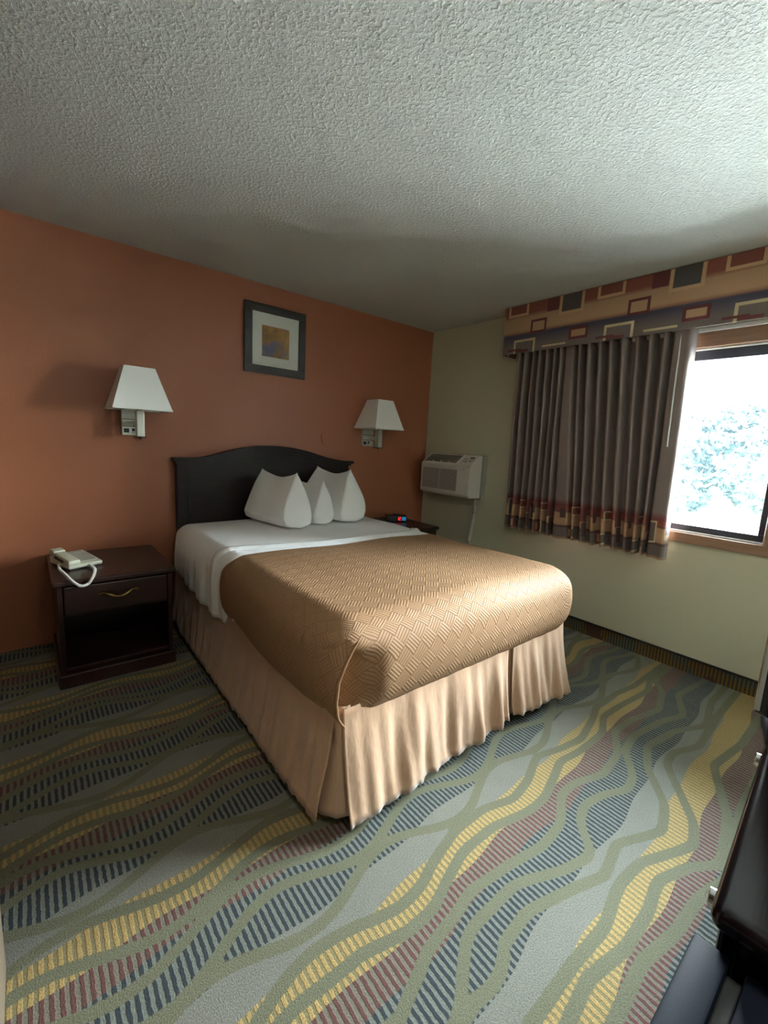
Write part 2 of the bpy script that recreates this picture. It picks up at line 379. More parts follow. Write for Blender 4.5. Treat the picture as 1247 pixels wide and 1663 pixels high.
def breaks(lo, hi, step, extra):
    s = set(np.round(np.arange(lo, hi, step), 4)) | {hi} | {round(e, 4) for e in extra if lo < e < hi}
    s = sorted(s); out = [s[0]]
    for q in s[1:]:
        if q - out[-1] > .0008: out.append(q)
    return out
def printed(name, us, vs, pos, PT, bgf, mat, parent, thick=.003, smooth=False):
    V = [pos(u, v) for v in vs for u in us]; n = len(us)
    F = [(j * n + i, j * n + i + 1, (j + 1) * n + i + 1, (j + 1) * n + i) for j in range(len(vs) - 1) for i in range(n - 1)]
    o = mesh(name, V, F, mat, parent, smooth); ca = o.data.color_attributes.new('print', 'FLOAT_COLOR', 'CORNER')
    buf = np.ones((len(F) * 4, 4), np.float32); q = 0
    for j in range(len(vs) - 1):
        for i in range(n - 1):
            cu = (us[i] + us[i + 1]) / 2; cv = (vs[j] + vs[j + 1]) / 2
            for (a, b) in ((i, j), (i + 1, j), (i + 1, j + 1), (i, j + 1)):
                buf[q, :3] = pattern(us[a], vs[b], PT, bgf, cu, cv); q += 1
    ca.data.foreach_set('color', buf.ravel())
    if thick:
        md = o.modifiers.new('s', 'SOLIDIFY'); md.thickness = thick; md.offset = 0
    return o
M['valance'] = fabric_mat('valance_print')
M['curtain'] = fabric_mat('curtain_print', .55, .25)
val = thing('valance', 'wide box valance printed with rust, tan and taupe rectangles above the window', 'valance', (-.09, -2.2, 2.07))
ex = []
for (u0, u1, *_r) in VP:
    t = 0
for k in range(-1, 5):
    for (u0, u1, v0, v1, o_, i_, t) in VP: ex += [u0 + k * PER, u1 + k * PER, u0 + t + k * PER, u1 - t + k * PER]
ev = []
for (u0, u1, v0, v1, o_, i_, t) in VP: ev += [v0, v1, v0 + t, v1 - t]
ev += [2.13, 2.2, 2.215, 2.245, 2.335, 2.365]
VY0 = -.985; VL = 2.60
us = breaks(0, VL, .05, ex); vvs = breaks(2.08, 2.432, .03, ev)
printed('front_panel', us, vvs, lambda u, v: (-.18 + .09, VY0 - u + 2.2, v - 2.07), VP, val_bg, M['valance'], val, .006)
for nm, yy in (('return_panel', VY0), ('return_panel', VY0 - VL)):
    printed(nm, breaks(.0, .178, .03, ex), vvs, lambda u, v, yy=yy: (-u + .09 - .001, yy + 2.2, v - 2.07), VP, val_bg, M['valance'], val, .006)
box('top_board', -.175 + .09, -.001 + .09, VY0 - VL + 2.2 + .004, VY0 + 2.2 - .004, .362, .369, M['casing'], val)
box('curtain_track', -.050 + .09, -.030 + .09, -3.50 + 2.2, -1.10 + 2.2, .012, .036, M['white_metal'], val, bev=.003)

# curtains
CP = [rr_(.00, .085, .855, .945, MAR), rr_(.02, .09, .75, .85, BR * .9), rr_(.12, .19, .80, .94, CRM, TAUPE, .010), rr_(.30, .36, .71, .79, RUST, TAN, .012),
      rr_(.42, .50, .72, .80, CRM, TAUPE, .010), rr_(.47, .60, .885, .95, CRM, RUST, .009), rr_(.60, .66, .70, .76, TAN), rr_(.25, .29, .86, .93, BR)]
def cur_bg(u, v):
    z = v
    if z > .955: return hexc((.25, .19, .175)) * 1.0
    if z > .905: return lerp(RUST * 1.2, MAR * 1.3, (z - .905) / .05)
    if z > .895: return BR * 1.1
    if z > .80: return lerp(TAN, TAN * .75 + RUST * .3, abs((z - .845)) / .05)
    if z > .785: return BR
    if z > .715: return TAUPE * 1.15
    return TAN * .8
def make_curtain(root, ridges_top, ridges_bot, flip=False):
    # ridge centres (distance along the wall) at top and bottom; cloth bulges into the room at ridges
    base = root.location
    NR = len(ridges_top)
    S = []                                   # per column : (ridge index, phase)
    cols = []
    for k in range(NR):
        wt, wb = ridges_top[k][1], ridges_bot[k][1]
        nsub = 14
        for s_ in range(nsub):
            cols.append((k, s_ / nsub))
    cols.append((NR - 1, 1.0))
    def edge(R_, k): return R_[k][0]
    zt, zb = 2.10, .702
    us = []; arc = 0
    W_ = []
    for (k, ph) in cols:
        W_.append((k, ph))
    # positions
    def xy(k, ph, t):                         # t 0 top .. 1 bottom
        l = edge(ridges_top, k) * (1 - t) + edge(ridges_bot, k) * t
        rgt = (edge(ridges_top, k + 1) * (1 - t) + edge(ridges_bot, k + 1) * t) if k + 1 < NR else None
        if rgt is None: rgt = l + ridges_top[k][1]
        wdt = rgt - l; flat = ridges_top[k][2]
        a = .054 * (1 - .25 * t) * (1 + .15 * math.sin(k * 2.3))
        # trough, rise, ridge, fall
        s = ph
        if flat: prof = min(1, min(s, 1 - s) * 9) ; prof = prof * prof * (3 - 2 * prof); y = l + wdt * s
        else:
            prof = .5 - .5 * math.cos(2 * math.pi * s); prof = 3 * prof ** 2 - 2 * prof ** 3
            y = l + wdt * (s + .10 * math.sin(2 * math.pi * s) + .05 * math.sin(4 * math.pi * s))
        x = -.092 - a * 1.9 * (prof - .5) + .004 * math.sin(9 * t + k)
        return x, y
    zs = breaks(zb, zt, .06, [.715, .785, .80, .845, .895, .905, .955] + [q for (u0, u1, v0, v1, o_, i_, t) in CP for q in (v0, v1, v0 + t, v1 - t)])
    px = [xy(k, ph, .5) for (k, ph) in cols]; u = [0]
    for a, b in zip(px, px[1:]): u.append(u[-1] + math.hypot(b[0] - a[0], b[1] - a[1]))
    idx = {uu_: n for n, uu_ in enumerate(u)}
    sgn = 1 if flip else -1
    def pos(uu_, z):
        k, ph = cols[idx[uu_]]; t = (zt - z) / (zt - zb); x, y = xy(k, ph, t)
        z2 = z - (.010 * math.sin(k * 1.7 + ph * 6) * max(0, (t - .6)) if True else 0)
        return (x - base[0], sgn * y - base[1] + 0, z2 - base[2])
    return printed('cloth', u, zs, pos, CP, cur_bg, M['curtain'], root, .0025, True)
rt = [1.092, 1.135, 1.200, 1.262, 1.325, 1.383, 1.437, 1.492, 1.560, 1.632, 1.700, 1.775, 1.850, 1.930, 2.012, 2.100, 2.175]
rb_ = [1.100, 1.150, 1.222, 1.290, 1.350, 1.412, 1.468, 1.535, 1.672, 1.738, 1.806, 1.880, 1.955, 2.030, 2.100, 2.150, 2.200]
RT = [(a, 0, False) for a in rt]; RB = [(a, 0, False) for a in rb_]
RT[7] = (1.492, 0, True); RT[-1] = (2.175, .105, True); RB[7] = (1.535, 0, True); RB[-1] = (2.195, .12, True)
cur = thing('curtain', 'dark pleated curtain with printed hem drawn over the left of the window', 'curtain', (-.10, -1.7, .70))
make_curtain(cur, RT, RB)
tube('wand', [(-.135 + .10, -2.222 + 1.7, 2.085 - .7), (-.150 + .10, -2.232 + 1.7, 1.75 - .7), (-.165 + .10, -2.245 + 1.7, 1.405 - .7)], .0045, M['white_metal'], cur)

# ------------------------------------------------------------------ bed
BX0, BX1, BY1 = -2.425, -.945, -2.135          # sides and foot of the mattress
ZT = .715
def rbox(name, x0, x1, y0, y1, z0, z1, r, step, mat, parent, keep=None, deform=None, rz=None):
    """dense rounded box; u,v in metres run over the edges so a print or quilting does too"""
    nxs = max(2, int((x1 - x0) / step)); nys = max(2, int((y1 - y0) / step)); nzs = max(2, int((z1 - z0) / step))
    rz = rz or r
    V = {}; VL = []; F = []; UV = []
    def vid(i, j, k):
        key = (i, j, k)
        if key not in V:
            p = np.array([x0 + (x1 - x0) * i / nxs, y0 + (y1 - y0) * j / nys, z0 + (z1 - z0) * k / nzs])
            inner = np.array([min(max(p[0], x0 + r), x1 - r), min(max(p[1], y0 + r), y1 - r), min(p[2], z1 - rz)])
            d = p - inner; dd = d / np.array([r, r, rz]); n_ = np.linalg.norm(dd)
            q = inner + (dd / n_ * np.array([r, r, rz]) if n_ > 1e-9 else 0 * d)
            if n_ > 1e-9 and np.count_nonzero(np.abs(d) > 1e-9) == 1: q = p
            V[key] = len(VL); VL.append(q)
        return V[key]
    def quad(a, b, c, d, uvs): F.append((a, b, c, d)); UV.append(uvs)
    X_ = lambda i: x0 + (x1 - x0) * i / nxs
    Y_ = lambda j: y0 + (y1 - y0) * j / nys
    Z_ = lambda k: z0 + (z1 - z0) * k / nzs
    for i in range(nxs):
        for j in range(nys):
            quad(vid(i, j, nzs), vid(i + 1, j, nzs), vid(i + 1, j + 1, nzs), vid(i, j + 1, nzs), [(X_(i), Y_(j)), (X_(i + 1), Y_(j)), (X_(i + 1), Y_(j + 1)), (X_(i), Y_(j + 1))])
    for i in range(nxs):
        for k in range(nzs):
            g = lambda i_, k_: (X_(i_), y0 - (z1 - Z_(k_)))
            quad(vid(i, 0, k), vid(i + 1, 0, k), vid(i + 1, 0, k + 1), vid(i, 0, k + 1), [g(i, k), g(i + 1, k), g(i + 1, k + 1), g(i, k + 1)])
    for j in range(nys):
        for k in range(nzs):
            g = lambda j_, k_: (x0 - (z1 - Z_(k_)), Y_(j_))
            quad(vid(0, j, k), vid(0, j, k + 1), vid(0, j + 1, k + 1), vid(0, j + 1, k), [g(j, k), g(j, k + 1), g(j + 1, k + 1), g(j + 1, k)])
            g = lambda j_, k_: (x1 + (z1 - Z_(k_)), Y_(j_))
            quad(vid(nxs, j, k), vid(nxs, j + 1, k), vid(nxs, j + 1, k + 1), vid(nxs, j, k + 1), [g(j, k), g(j + 1, k), g(j + 1, k + 1), g(j, k + 1)])
    VL = np.array(VL)
    if deform: VL = np.array([deform(p) for p in VL])
    o = mesh(name, VL, F, mat, parent, True)
    uv = o.data.uv_layers.new(name='uv'); uv.data.foreach_set('uv', np.array(UV, np.float32).ravel())
    return o
bed = thing('bed', 'queen bed base with mattress and gathered tan satin bed skirt', 'bed', (-1.685, -1.1, 0))
def L(o, dx=1.685, dy=1.1, dz=0):     # world-space mesh -> local to the bed empty
    me_ = o.data; me_.transform(Matrix.Translation((dx, dy, dz))); return o
L(box('bed_frame', -2.36, -1.01, -2.05, -.10, .0, .17, M['dark_void'], bed, bev=.01))
L(box('box_spring', -2.405, -.965, -2.11, -.09, .175, .385, M['core'], bed, bev=.03, seg=3))
L(box('mattress', -2.365, -1.005, -2.06, -.085, .39, .685, M['gap_shade'], bed, bev=.05, seg=4))
# skirt
m = NT('tan_satin', (.5, .32, .2), .27, .6); v = m.coord(scale=(1, 1, .08))
m.bump(m.noise(v, 160, 2), .12, .002, m.bump(m.noise(m.coord(scale=(1, 1, .45)), 11, 3, .6), .35, .02)); m.col(m.mix(m.noise(v, 120, 2), (.42, .255, .150), (.53, .33, .205)))
m.b.inputs['Sheen Weight'].default_value = .25; M['satin'] = m.m
def skirt(name, path, z0f, flare, amp, freq, seed, ztop=.435, parent=bed, ns=None):
    """path: points on the mattress side, outwards normal on the right-hand side of travel"""
    rnd = random.Random(seed); P_ = [Vector((*p, 0)) for p in path]
    seg = [(b - a).length for a, b in zip(P_, P_[1:])]; T = sum(seg); n = ns or int(T / .009); rows = 16
    ph = [rnd.uniform(0, 6.28) for _ in range(6)]
    V = []
    for j in range(rows + 1):
        t = j / rows
        for i in range(n + 1):
            s = T * i / n; d = s; k = 0
            while k < len(seg) - 1 and d > seg[k]: d -= seg[k]; k += 1
            p = P_[k].lerp(P_[k + 1], min(1, d / seg[k])); tg = (P_[k + 1] - P_[k]).normalized(); nr = Vector((tg.y, -tg.x, 0))
            q = s / T
            wv = math.sin(2 * math.pi * freq * (q + .12 * t * math.sin(q * 7 + ph[3])) + ph[0]) + .55 * math.sin(2 * math.pi * freq * 1.73 * q + ph[1] + t * 1.3) + .35 * math.sin(2 * math.pi * freq * 3.1 * q + ph[2] - t)
            A = amp * (t ** .9) * (1 if t < .9 else 1 - (t - .9) * 4.2)
            off = flare(q) * t ** 1.2 + A * wv * .6 + amp * .3
            z = ztop + (z0f(q) - ztop) * t + (.0035 * math.sin(2 * math.pi * freq * 2.7 * q + ph[4]) + .003 * math.sin(2 * math.pi * freq * 5.3 * q + ph[5])) * t * t
            V.append(p + nr * (off + .006) + Vector((0, 0, z)))
    F = [(j * (n + 1) + i, j * (n + 1) + i + 1, (j + 1) * (n + 1) + i + 1, (j + 1) * (n + 1) + i) for j in range(rows) for i in range(n)]
    o = mesh(name, V, F, M['satin'], parent, True); md = o.modifiers.new('s', 'SOLIDIFY'); md.thickness = .0025
    return L(o)
sk = 'skirt_panel'
skirt(sk, [(-2.418, -.10), (-2.418, -2.120)], lambda q: .035 + .02 * (q < .1), lambda q: .045 + .02 * q, .009, 11, 3)
skirt(sk, [(-2.405, -2.118), (-1.460, -2.118)], lambda q: .035 + .02 * q, lambda q: .05 + .03 * (1 - q), .026, 4.1, 5)
skirt(sk, [(-1.515, -2.112), (-1.385, -2.112)], lambda q: .075 - .03 * q, lambda q: .022, .008, 1.2, 8)
skirt(sk, [(-1.425, -2.118), (-.960, -2.118)], lambda q: .06 - .015 * q, lambda q: .055 + .04 * q * q, .026, 2.3, 12)
skirt(sk, [(-.965, -2.118), (-.955, -.10)], lambda q: .05, lambda q: .125 * max(0, 1 - q * 5) ** .8 + .03, .008, 10, 15)
# inner pleat insert of the left foot corner, and of the right one
skirt('corner_pleat', [(-2.410, -2.02), (-2.405, -2.095), (-2.385, -2.112), (-2.30, -2.105)], lambda q: .045, lambda q: .050, .006, 1.5, 21)

# coverlet with parquet quilting
m = NT('tan_quilted_coverlet', (.52, .345, .20), .62, .35)
uvn = m.n('ShaderNodeUVMap'); uvn.uv_map = 'uv'
mp = m.n('ShaderNodeMapping'); mp.inputs['Rotation'].default_value = (0, 0, R(45)); m.l(uvn.outputs[0], mp.inputs[0])
sp = m.n('ShaderNodeSeparateXYZ'); m.l(mp.outputs[0], sp.inputs[0])
CELL = .058
cu = m.math('DIVIDE', sp.outputs['X'], CELL); cv = m.math('DIVIDE', sp.outputs['Y'], CELL)
chk = m.math('FLOORED_MODULO', m.math('ADD', m.math('FLOOR', cu), m.math('FLOOR', cv)), 2)
def ribs(c_):
    t = m.math('MULTIPLY', m.math('FRACT', c_), 5); t = m.math('FRACT', t)
    return m.math('SQRT', m.math('ABSOLUTE', m.math('SINE', m.math('MULTIPLY', t, math.pi))))
mxn = m.n('ShaderNodeMix', data_type='FLOAT'); m.l(chk, mxn.inputs[0]); m.l(ribs(cu), mxn.inputs[2]); m.l(ribs(cv), mxn.inputs[3])
hgt = mxn.outputs[0]
def edgef(c_): 
    t = m.math('ABSOLUTE', m.math('SUBTRACT', m.math('FRACT', c_), .5)); return m.math('GREATER_THAN', t, .46)
hg = m.math('SUBTRACT', hgt, m.math('MULTIPLY', m.math('MAXIMUM', edgef(cu), edgef(cv)), .3))
m.bump(hg, .6, .0026)
m.col(m.mix(hg, (.215, .120, .058), (.300, .176, .094)))
m.b.inputs['Specular IOR Level'].default_value = .15; M['coverlet'] = m.m
def cov_def(p):
    x, y, z = p
    # gentle crown, belly of the sides and soft hem line
    cx_ = (x + 1.685) / .76; cy_ = (y + 1.6) / .6
    if z > .60: z += .010 * (1 - min(1, cx_ ** 2)) + .004 * math.sin(9 * x + 4 * y)
    s = min(1, max(0, (ZT - z) / .33))
    tuck = max(0, s - .75) ** 1.5 * .16
    def sm_(t): t = min(1, max(0, t)); return t * t * (3 - 2 * t)
    cc_ = sm_((-2.24 - x) / .15) * sm_((-2.03 - y) / .06) * sm_((.67 - z) / .07) * (.10 + .90 * sm_((z - .39) / .08))
    if x < -2.3: x += -.030 * math.sin(s * math.pi) ** .8 + .005 * math.sin(y * 9) * s + tuck
    if x > -1.05: x += .035 * math.sin(s * math.pi) ** .8 - tuck
    if y < -2.05: y += -.030 * math.sin(s * math.pi) ** .8 + tuck
    y += .060 * cc_; x += .020 * cc_
    if x < -2.3 and s > .3:
        hz_ = np.interp(-y, [1.0, 1.2, 1.4, 1.7, 1.92, 2.05, 2.15], [.385, .405, .38, .362, .355, .385, .40]); z += (hz_ - .39) * ((s - .3) / .7) ** 1.5
    return (x, y, z)
cov = rbox('coverlet', BX0 - .012, BX1 + .012, BY1 - .012, -1.02, .390, ZT + .012, .105, .02, M['coverlet'], None, deform=cov_def, rz=.10)
# slanted head edge of the coverlet (it lies a little further back on the window side)
for v_ in cov.data.vertices:
    if v_.co.y > -1.16:
        tt = (v_.co.y + 1.16) / .14
        tgt = -1.135 + .035 * max(0, (v_.co.x + 1.7)) / .7 + (.13 * max(0, (-1.9 - v_.co.x)) ** 1.0 / .5 if v_.co.x < -1.9 else 0) + (.09 if v_.co.x > -.98 else 0)
        v_.co.y = -1.16 + tt * (tgt + 1.16 + .0)
md = cov.modifiers.new('s', 'SOLIDIFY'); md.thickness = .008; md.offset = -1
tag(cov, 'tan parquet-quilted coverlet covering the foot two thirds of the bed', 'coverlet')
# side drop of the coverlet runs past the foot corner as a tucked flap
ez = [.685, .655, .62, .57, .50, .45, .420, .402]
ex_ = [-2.385, -2.412, -2.435, -2.456, -2.462, -2.455, -2.440, -2.425]; ey = [-2.166, -2.172, -2.174, -2.172, -2.172, -2.174, -2.176, -2.176]
V = []; nc_ = 12; rows_ = 24
for j in range(rows_ + 1):
    z = .688 - (.688 - .404) * j / rows_; ye = np.interp(-z, [-q for q in ez], ey); xe = np.interp(-z, [-q for q in ez], ex_); s_ = min(1, (ZT + .012 - z) / .33)
    rt_ = .10; dz_ = max(0, z - (ZT + .012 - rt_)); ins_ = .105 - .105 * math.sqrt(max(0, 1 - (dz_ / rt_) ** 2))
    xs_ = BX0 - .012 + ins_ - .030 * math.sin(s_ * math.pi) ** .8 + max(0, s_ - .75) ** 1.5 * .16
    for i in range(nc_):
        t = i / (nc_ - 1); y = -1.93 + (ye + 1.93) * t
        xq = xs_ + .005 * math.sin(y * 9) * s_; x = xq * (1 - t ** 2.2) + xe * t ** 2.2 + .001 + (.004 if i == 0 or j == 0 else 0)
        V.append((x, y, z))
F = [(j * nc_ + i, j * nc_ + i + 1, (j + 1) * nc_ + i + 1, (j + 1) * nc_ + i) for j in range(rows_) for i in range(nc_ - 1)]
o = mesh('tucked_flap', V, F, M['coverlet'], cov, True); md = o.modifiers.new('s', 'SOLIDIFY'); md.thickness = .002
u_ = o.data.uv_layers.new(name='uv')
for lp in o.data.loops: u_.data[lp.index].uv = (BX0 - (ZT - V[lp.vertex_index][2]), V[lp.vertex_index][1])
hemc = crom([V[j * nc_ + nc_ - 1] for j in range(0, rows_ + 1, 2)], 4)
tube('flap_hem', hemc, [.0035 + .003 * math.sin(math.pi * q / (len(hemc) - 1)) for q in range(len(hemc))], M['coverlet'], cov, 8)

# sheet
def sheet_def(p):
    x, y, z = p
    s = min(1, max(0, (ZT - z) / .33))
    if z > .6: z += .008 * (1 - min(1, ((x + 1.685) / .76) ** 2)) + .003 * math.sin(11 * y + 3 * x)
    if x < -2.3:
        x -= .022 * math.sin(s * 2.3) + (.010 * math.sin(y * 26 + 1) + .006 * math.sin(y * 57)) * s
        t = (-y) / 1.0
        hz_ = np.interp(-y, [0, .25, .5, .8, .95, 1.1], [.455, .41, .375, .355, .36, .37]); z += (hz_ - .40) * s * s + .006 * math.sin(y * 23) * s * s
    if x > -1.05: x += .02 * math.sin(s * 2.3)
    if p[1] < -1.10: z -= .02; x += .03 * (-1 if x > -1.685 else 1) * (s > .1); z = max(z, .42)
    return (x, y, z)
sh = rbox('sheet', BX0 - .006, BX1 + .006, -1.32, -.075, .40, ZT + .006, .085, .02, M['cotton'], None, deform=sheet_def, rz=.08)
md = sh.modifiers.new('s', 'SOLIDIFY'); md.thickness = .004; md.offset = -1
tag(sh, 'white bed sheet with folded top hem under the three pillows', 'sheet')
# hem of the sheet turned down over the head edge of the coverlet
def tgt_y(x): return -1.135 + .035 * max(0, (x + 1.7)) / .7 + (.13 * max(0, (-1.9 - x)) / .5 if x < -1.9 else 0) + (.09 * min(1, max(0, (x + 1.1) / .12)))
def cuff_def(p):
    x, y, z = sheet_def(p); q = max(0, z - .6) / .1
    return (x, y + tgt_y(max(x, -2.40)) + 1.135, z + .005 * min(1, q) * (1 + math.sin((y + 1.15) * 40)))
cuff = rbox('turned_down_hem', BX0 - .016, BX1 + .016, -1.45, -.075, .40, ZT + .014, .088, .018, M['cotton'], sh, deform=cuff_def, rz=.083)
bm = bmesh.new(); bm.from_mesh(cuff.data); rm = []
for fc in bm.faces:
    c_ = fc.calc_center_median(); yc = c_.y - tgt_y(max(c_.x, -2.40)) - 1.135
    if not (-1.150 < yc < -1.035) or c_.z < .44: rm.append(fc)
bmesh.ops.delete(bm, geom=rm, context='FACES'); bm.to_mesh(cuff.data); bm.free()
md = cuff.modifiers.new('s', 'SOLIDIFY'); md.thickness = .005; md.offset = -1

# ------------------------------------------------------------------ pillows
def pillow(loc, rz, W_, H_, T_, label, seed, ears=(1, 1), tilt=0):
    rnd = random.Random(seed); n1, n2 = 44, 30; V = []; F = []
    ph = [rnd.uniform(0, 6) for _ in range(6)]
    def P_(s, h, side):
        # s -1..1 along, h 0..1 up
        top = H_ * (.93 + .07 * (abs(s) ** 4) * (ears[0] if s < 0 else ears[1]) - .05 * math.exp(-(s / .5) ** 2))
        endr = min(1, (1 - abs(s)) / .07) ** .55
        prof = (1 - h ** 1.5) ** .85 * (.80 + .35 * min(1, h / .2)) * (min(1, h / .06)) ** .35 + .10 * (1 - h) * math.sin(math.pi * h)
        T = T_ * prof * endr
        crease = (.007 * math.sin(6 * s + ph[0] + 5 * h) * math.sin(8 * h + ph[1]) + .004 * math.sin(17 * s * (1 - .5 * h) + ph[2] + 9 * h) * (1 - abs(s) ** 4))
        a = s * W_ / 2 * (1 - .36 * h ** 1.2 if s > 0 else 1 - .22 * h) + .012 * math.sin(5 * h + ph[3]) * s
        z = h * top + (.010 * abs(s) ** 6 if h < .1 else 0)
        crease *= min(1, h * 6) * (1 - h)
        lean = tilt * h * H_
        return (a, side * (T + crease * (prof > .05) * endr) + lean, z)
    for side in (1, -1):
        for j in range(n2 + 1):
            for i_ in range(n1 + 1):
                V.append(P_(-1 + 2 * i_ / n1, j / n2, side))
    off = (n1 + 1) * (n2 + 1)
    for sd in (0, 1):
        for j in range(n2):
            for i_ in range(n1):
                q = sd * off + j * (n1 + 1) + i_; fq = (q, q + 1, q + n1 + 2, q + n1 + 1); F.append(fq if sd else fq[::-1])
    for i_ in range(n1):                       # close the underside
        F.append((i_, i_ + 1, off + i_ + 1, off + i_))
    o = mesh('pillow', V, F, M['cotton'], None, True); o.location = loc; o.rotation_euler = (0, 0, rz)
    bm = bmesh.new(); bm.from_mesh(o.data); bmesh.ops.remove_doubles(bm, verts=bm.verts, dist=.0008); bmesh.ops.recalc_face_normals(bm, faces=bm.faces); bm.to_mesh(o.data); bm.free()
    o.data.polygons.foreach_set('use_smooth', [True] * len(o.data.polygons))
    return tag(o, label, 'pillow', 'white pillows by the headboard')
ZP = ZT + .020
pillow((-1.835, -.425, ZP), R(-80), .56, .375, .112, 'plump white pillow nearest the telephone nightstand, leftmost of three', 3, tilt=.05)
pillow((-1.610, -.385, ZP), R(-80), .54, .315, .084, 'small white pillow standing between the two larger pillows', 8, tilt=.12)
pillow((-1.368, -.375, ZP), R(-78), .56, .395, .122, 'tall white pillow nearest the alarm clock, rightmost of three', 14, tilt=.10)

# ------------------------------------------------------------------ headboard
hb = thing('headboard', 'dark arched wooden headboard against the orange wall', 'headboard', (-1.70, -.04, 0))
hx = np.array([-2.40, -2.32, -2.234, -2.16, -2.085, -1.95, -1.807, -1.69, -1.55, -1.413, -1.28, -1.20, -1.144, -1.07, -1.0])
hz = np.array([1.150, 1.150, 1.155, 1.172, 1.196, 1.230, 1.250, 1.256, 1.246, 1.222, 1.186, 1.168, 1.158, 1.150, 1.150])
xs = np.linspace(-2.40, -1.0, 71); zs_ = np.interp(xs, hx, hz); ker = np.hanning(9); ker /= ker.sum(); zs_ = np.convolve(np.pad(zs_, 4, mode='edge'), ker, 'valid')
def strip(name, xs, z0s, z1s, y0, y1, mat, parent, bev=.003):
    V = []; n = len(xs)
    for i_ in range(n): V += [(xs[i_] + 1.70, y0 + .04, z0s[i_]), (xs[i_] + 1.70, y0 + .04, z1s[i_]), (xs[i_] + 1.70, y1 + .04, z1s[i_]), (xs[i_] + 1.70, y1 + .04, z0s[i_])]
    F = []
    for i_ in range(n - 1):
        for k in range(4): F.append((i_ * 4 + k, i_ * 4 + (k + 1) % 4, i_ * 4 + 4 + (k + 1) % 4, i_ * 4 + 4 + k))
    F += [(0, 1, 2, 3), tuple((n - 1) * 4 + k for k in (3, 2, 1, 0))]
    bm = bmesh.new(); me_ = bpy.data.meshes.new('t'); me_.from_pydata(V, [], F); bm.from_mesh(me_)
    o = from_bm(name, bm, mat, parent)
    return autosmooth(o)
strip('panel', xs, xs * 0 + .35, zs_ - .01, -.060, -.018, M['espresso'], hb)
strip('arched_rail', xs, zs_ - .055, zs_ - .004, -.070, -.060, M['espresso'], hb)
xs2 = np.linspace(-2.428, -.965, 75); z2 = np.interp(xs2, xs, zs_)
strip('crown_moulding', xs2, z2 - .006, z2 + .016, -.098, -.012, M['espresso'], hb)
xs3 = np.linspace(-2.415, -.982, 75); z3 = np.interp(xs3, xs, zs_)
strip('cove_moulding', xs3, z3 - .024, z3 - .006, -.084, -.014, M['espresso'], hb)
for x0_, x1_ in ((-2.405, -2.335), (-1.065, -.995)):
    o = box('leg', x0_ + 1.70, x1_ + 1.70, -.066 + .04, -.014 + .04, 0, 1.12, M['espresso'], hb, bev=.004)

# ------------------------------------------------------------------ nightstands
def nightstand(x0, x1, y0, zt, label, group=None):
    xc = (x0 + x1) / 2; t = thing('nightstand', label, 'nightstand', (xc, y0 / 2 - .015, 0)); w_ = (x1 - x0) / 2; d = (-y0 - .03) / 2
    mt = M['cherry']
    box('top', -w_, w_, -d, d, zt - .030, zt, mt, t, bev=.008, seg=3)
    iw = w_ - .018; df = d - .018
    for s in (-1, 1): box('side_panel', min(s * iw, s * (iw - .022)), max(s * iw, s * (iw - .022)), -df, d - .01, .075, zt - .031, mt, t, bev=.002)
    box('back_panel', -iw + .023, iw - .023, d - .022, d - .010, .09, zt - .031, mt, t)
    box('shelf', -iw + .023, iw - .023, -df + .01, d - .023, .082, .100, mt, t, bev=.002)
    box('divider_shelf', -iw + .023, iw - .023, -df + .03, d - .023, zt - .205, zt - .190, mt, t, bev=.001)
    box('plinth', -iw - .012, iw + .012, -df - .012, d - .008, 0, .074, mt, t, bev=.006)
    dr = box('drawer', -iw + .026, iw - .026, -df - .006, -df + .014, zt - .185, zt - .038, mt, t, bev=.005)
    # curved brass pull
    hp = crom([(-.088, 0, .004), (-.070, -.012, .010), (-.045, -.022, .002), (-.015, -.027, -.011), (.015, -.027, -.011), (.045, -.022, .002), (.070, -.012, .010), (.088, 0, .004)], 5)
    n_ = len(hp); rad = [.0035 + .004 * abs(math.cos(3 * math.pi * i_ / (n_ - 1))) for i_ in range(n_)]
    h_ = tube('handle', [p + Vector((.0, -df - .009, zt - .098)) for p in hp], rad, M['brass'], dr)
    return t
nightstand(-3.128, -2.565, -.655, .575, 'dark cherry nightstand with brass pull holding the telephone')
nightstand(-.870, -.375, -.62, .630, 'dark nightstand half hidden behind the bed, holding the alarm clock')

# ------------------------------------------------------------------ telephone
ph = thing('telephone', 'beige corded telephone with coiled cord hanging over the nightstand edge', 'telephone', (-3.005, -.345, .576), R(20))
def wedge(name, w_, l_, zf, zb, z0, mat, parent, bev=.006):
    bm = bmesh.new(); vs_ = [bm.verts.new(p) for p in ((-w_, -l_, z0), (w_, -l_, z0), (w_, l_, z0), (-w_, l_, z0), (-w_, -l_, zf), (w_, -l_, zf), (w_, l_, zb), (-w_, l_, zb))]
    for q in ((0, 3, 2, 1), (4, 5, 6, 7), (0, 1, 5, 4), (1, 2, 6, 5), (2, 3, 7, 6), (3, 0, 4, 7)): bm.faces.new([vs_[k] for k in q])
    bmesh.ops.bevel(bm, geom=bm.edges[:], offset=bev, segments=3, affect='EDGES', profile=.5)
    return autosmooth(from_bm(name, bm, mat, parent))
wedge('phone_base', .085, .108, .026, .052, .006, M['phone'], ph)
box('base_foot', -.075, .075, -.098, .098, 0, .007, M['black_plastic'], ph)
hs = bmesh.new()
slope = math.atan2(.026, .216)
RM = Matrix.Rotation(slope, 4, 'X')
bbox(hs, -.084, -.028, -.108, .108, .050, .066, .007, 3, RM)
bbox(hs, -.086, -.026, -.110, -.052, .028, .056, .007, 3, RM); bbox(hs, -.086, -.026, .052, .110, .050, .082, .007, 3, RM)
autosmooth(from_bm('handset', hs, M['phone'], ph))
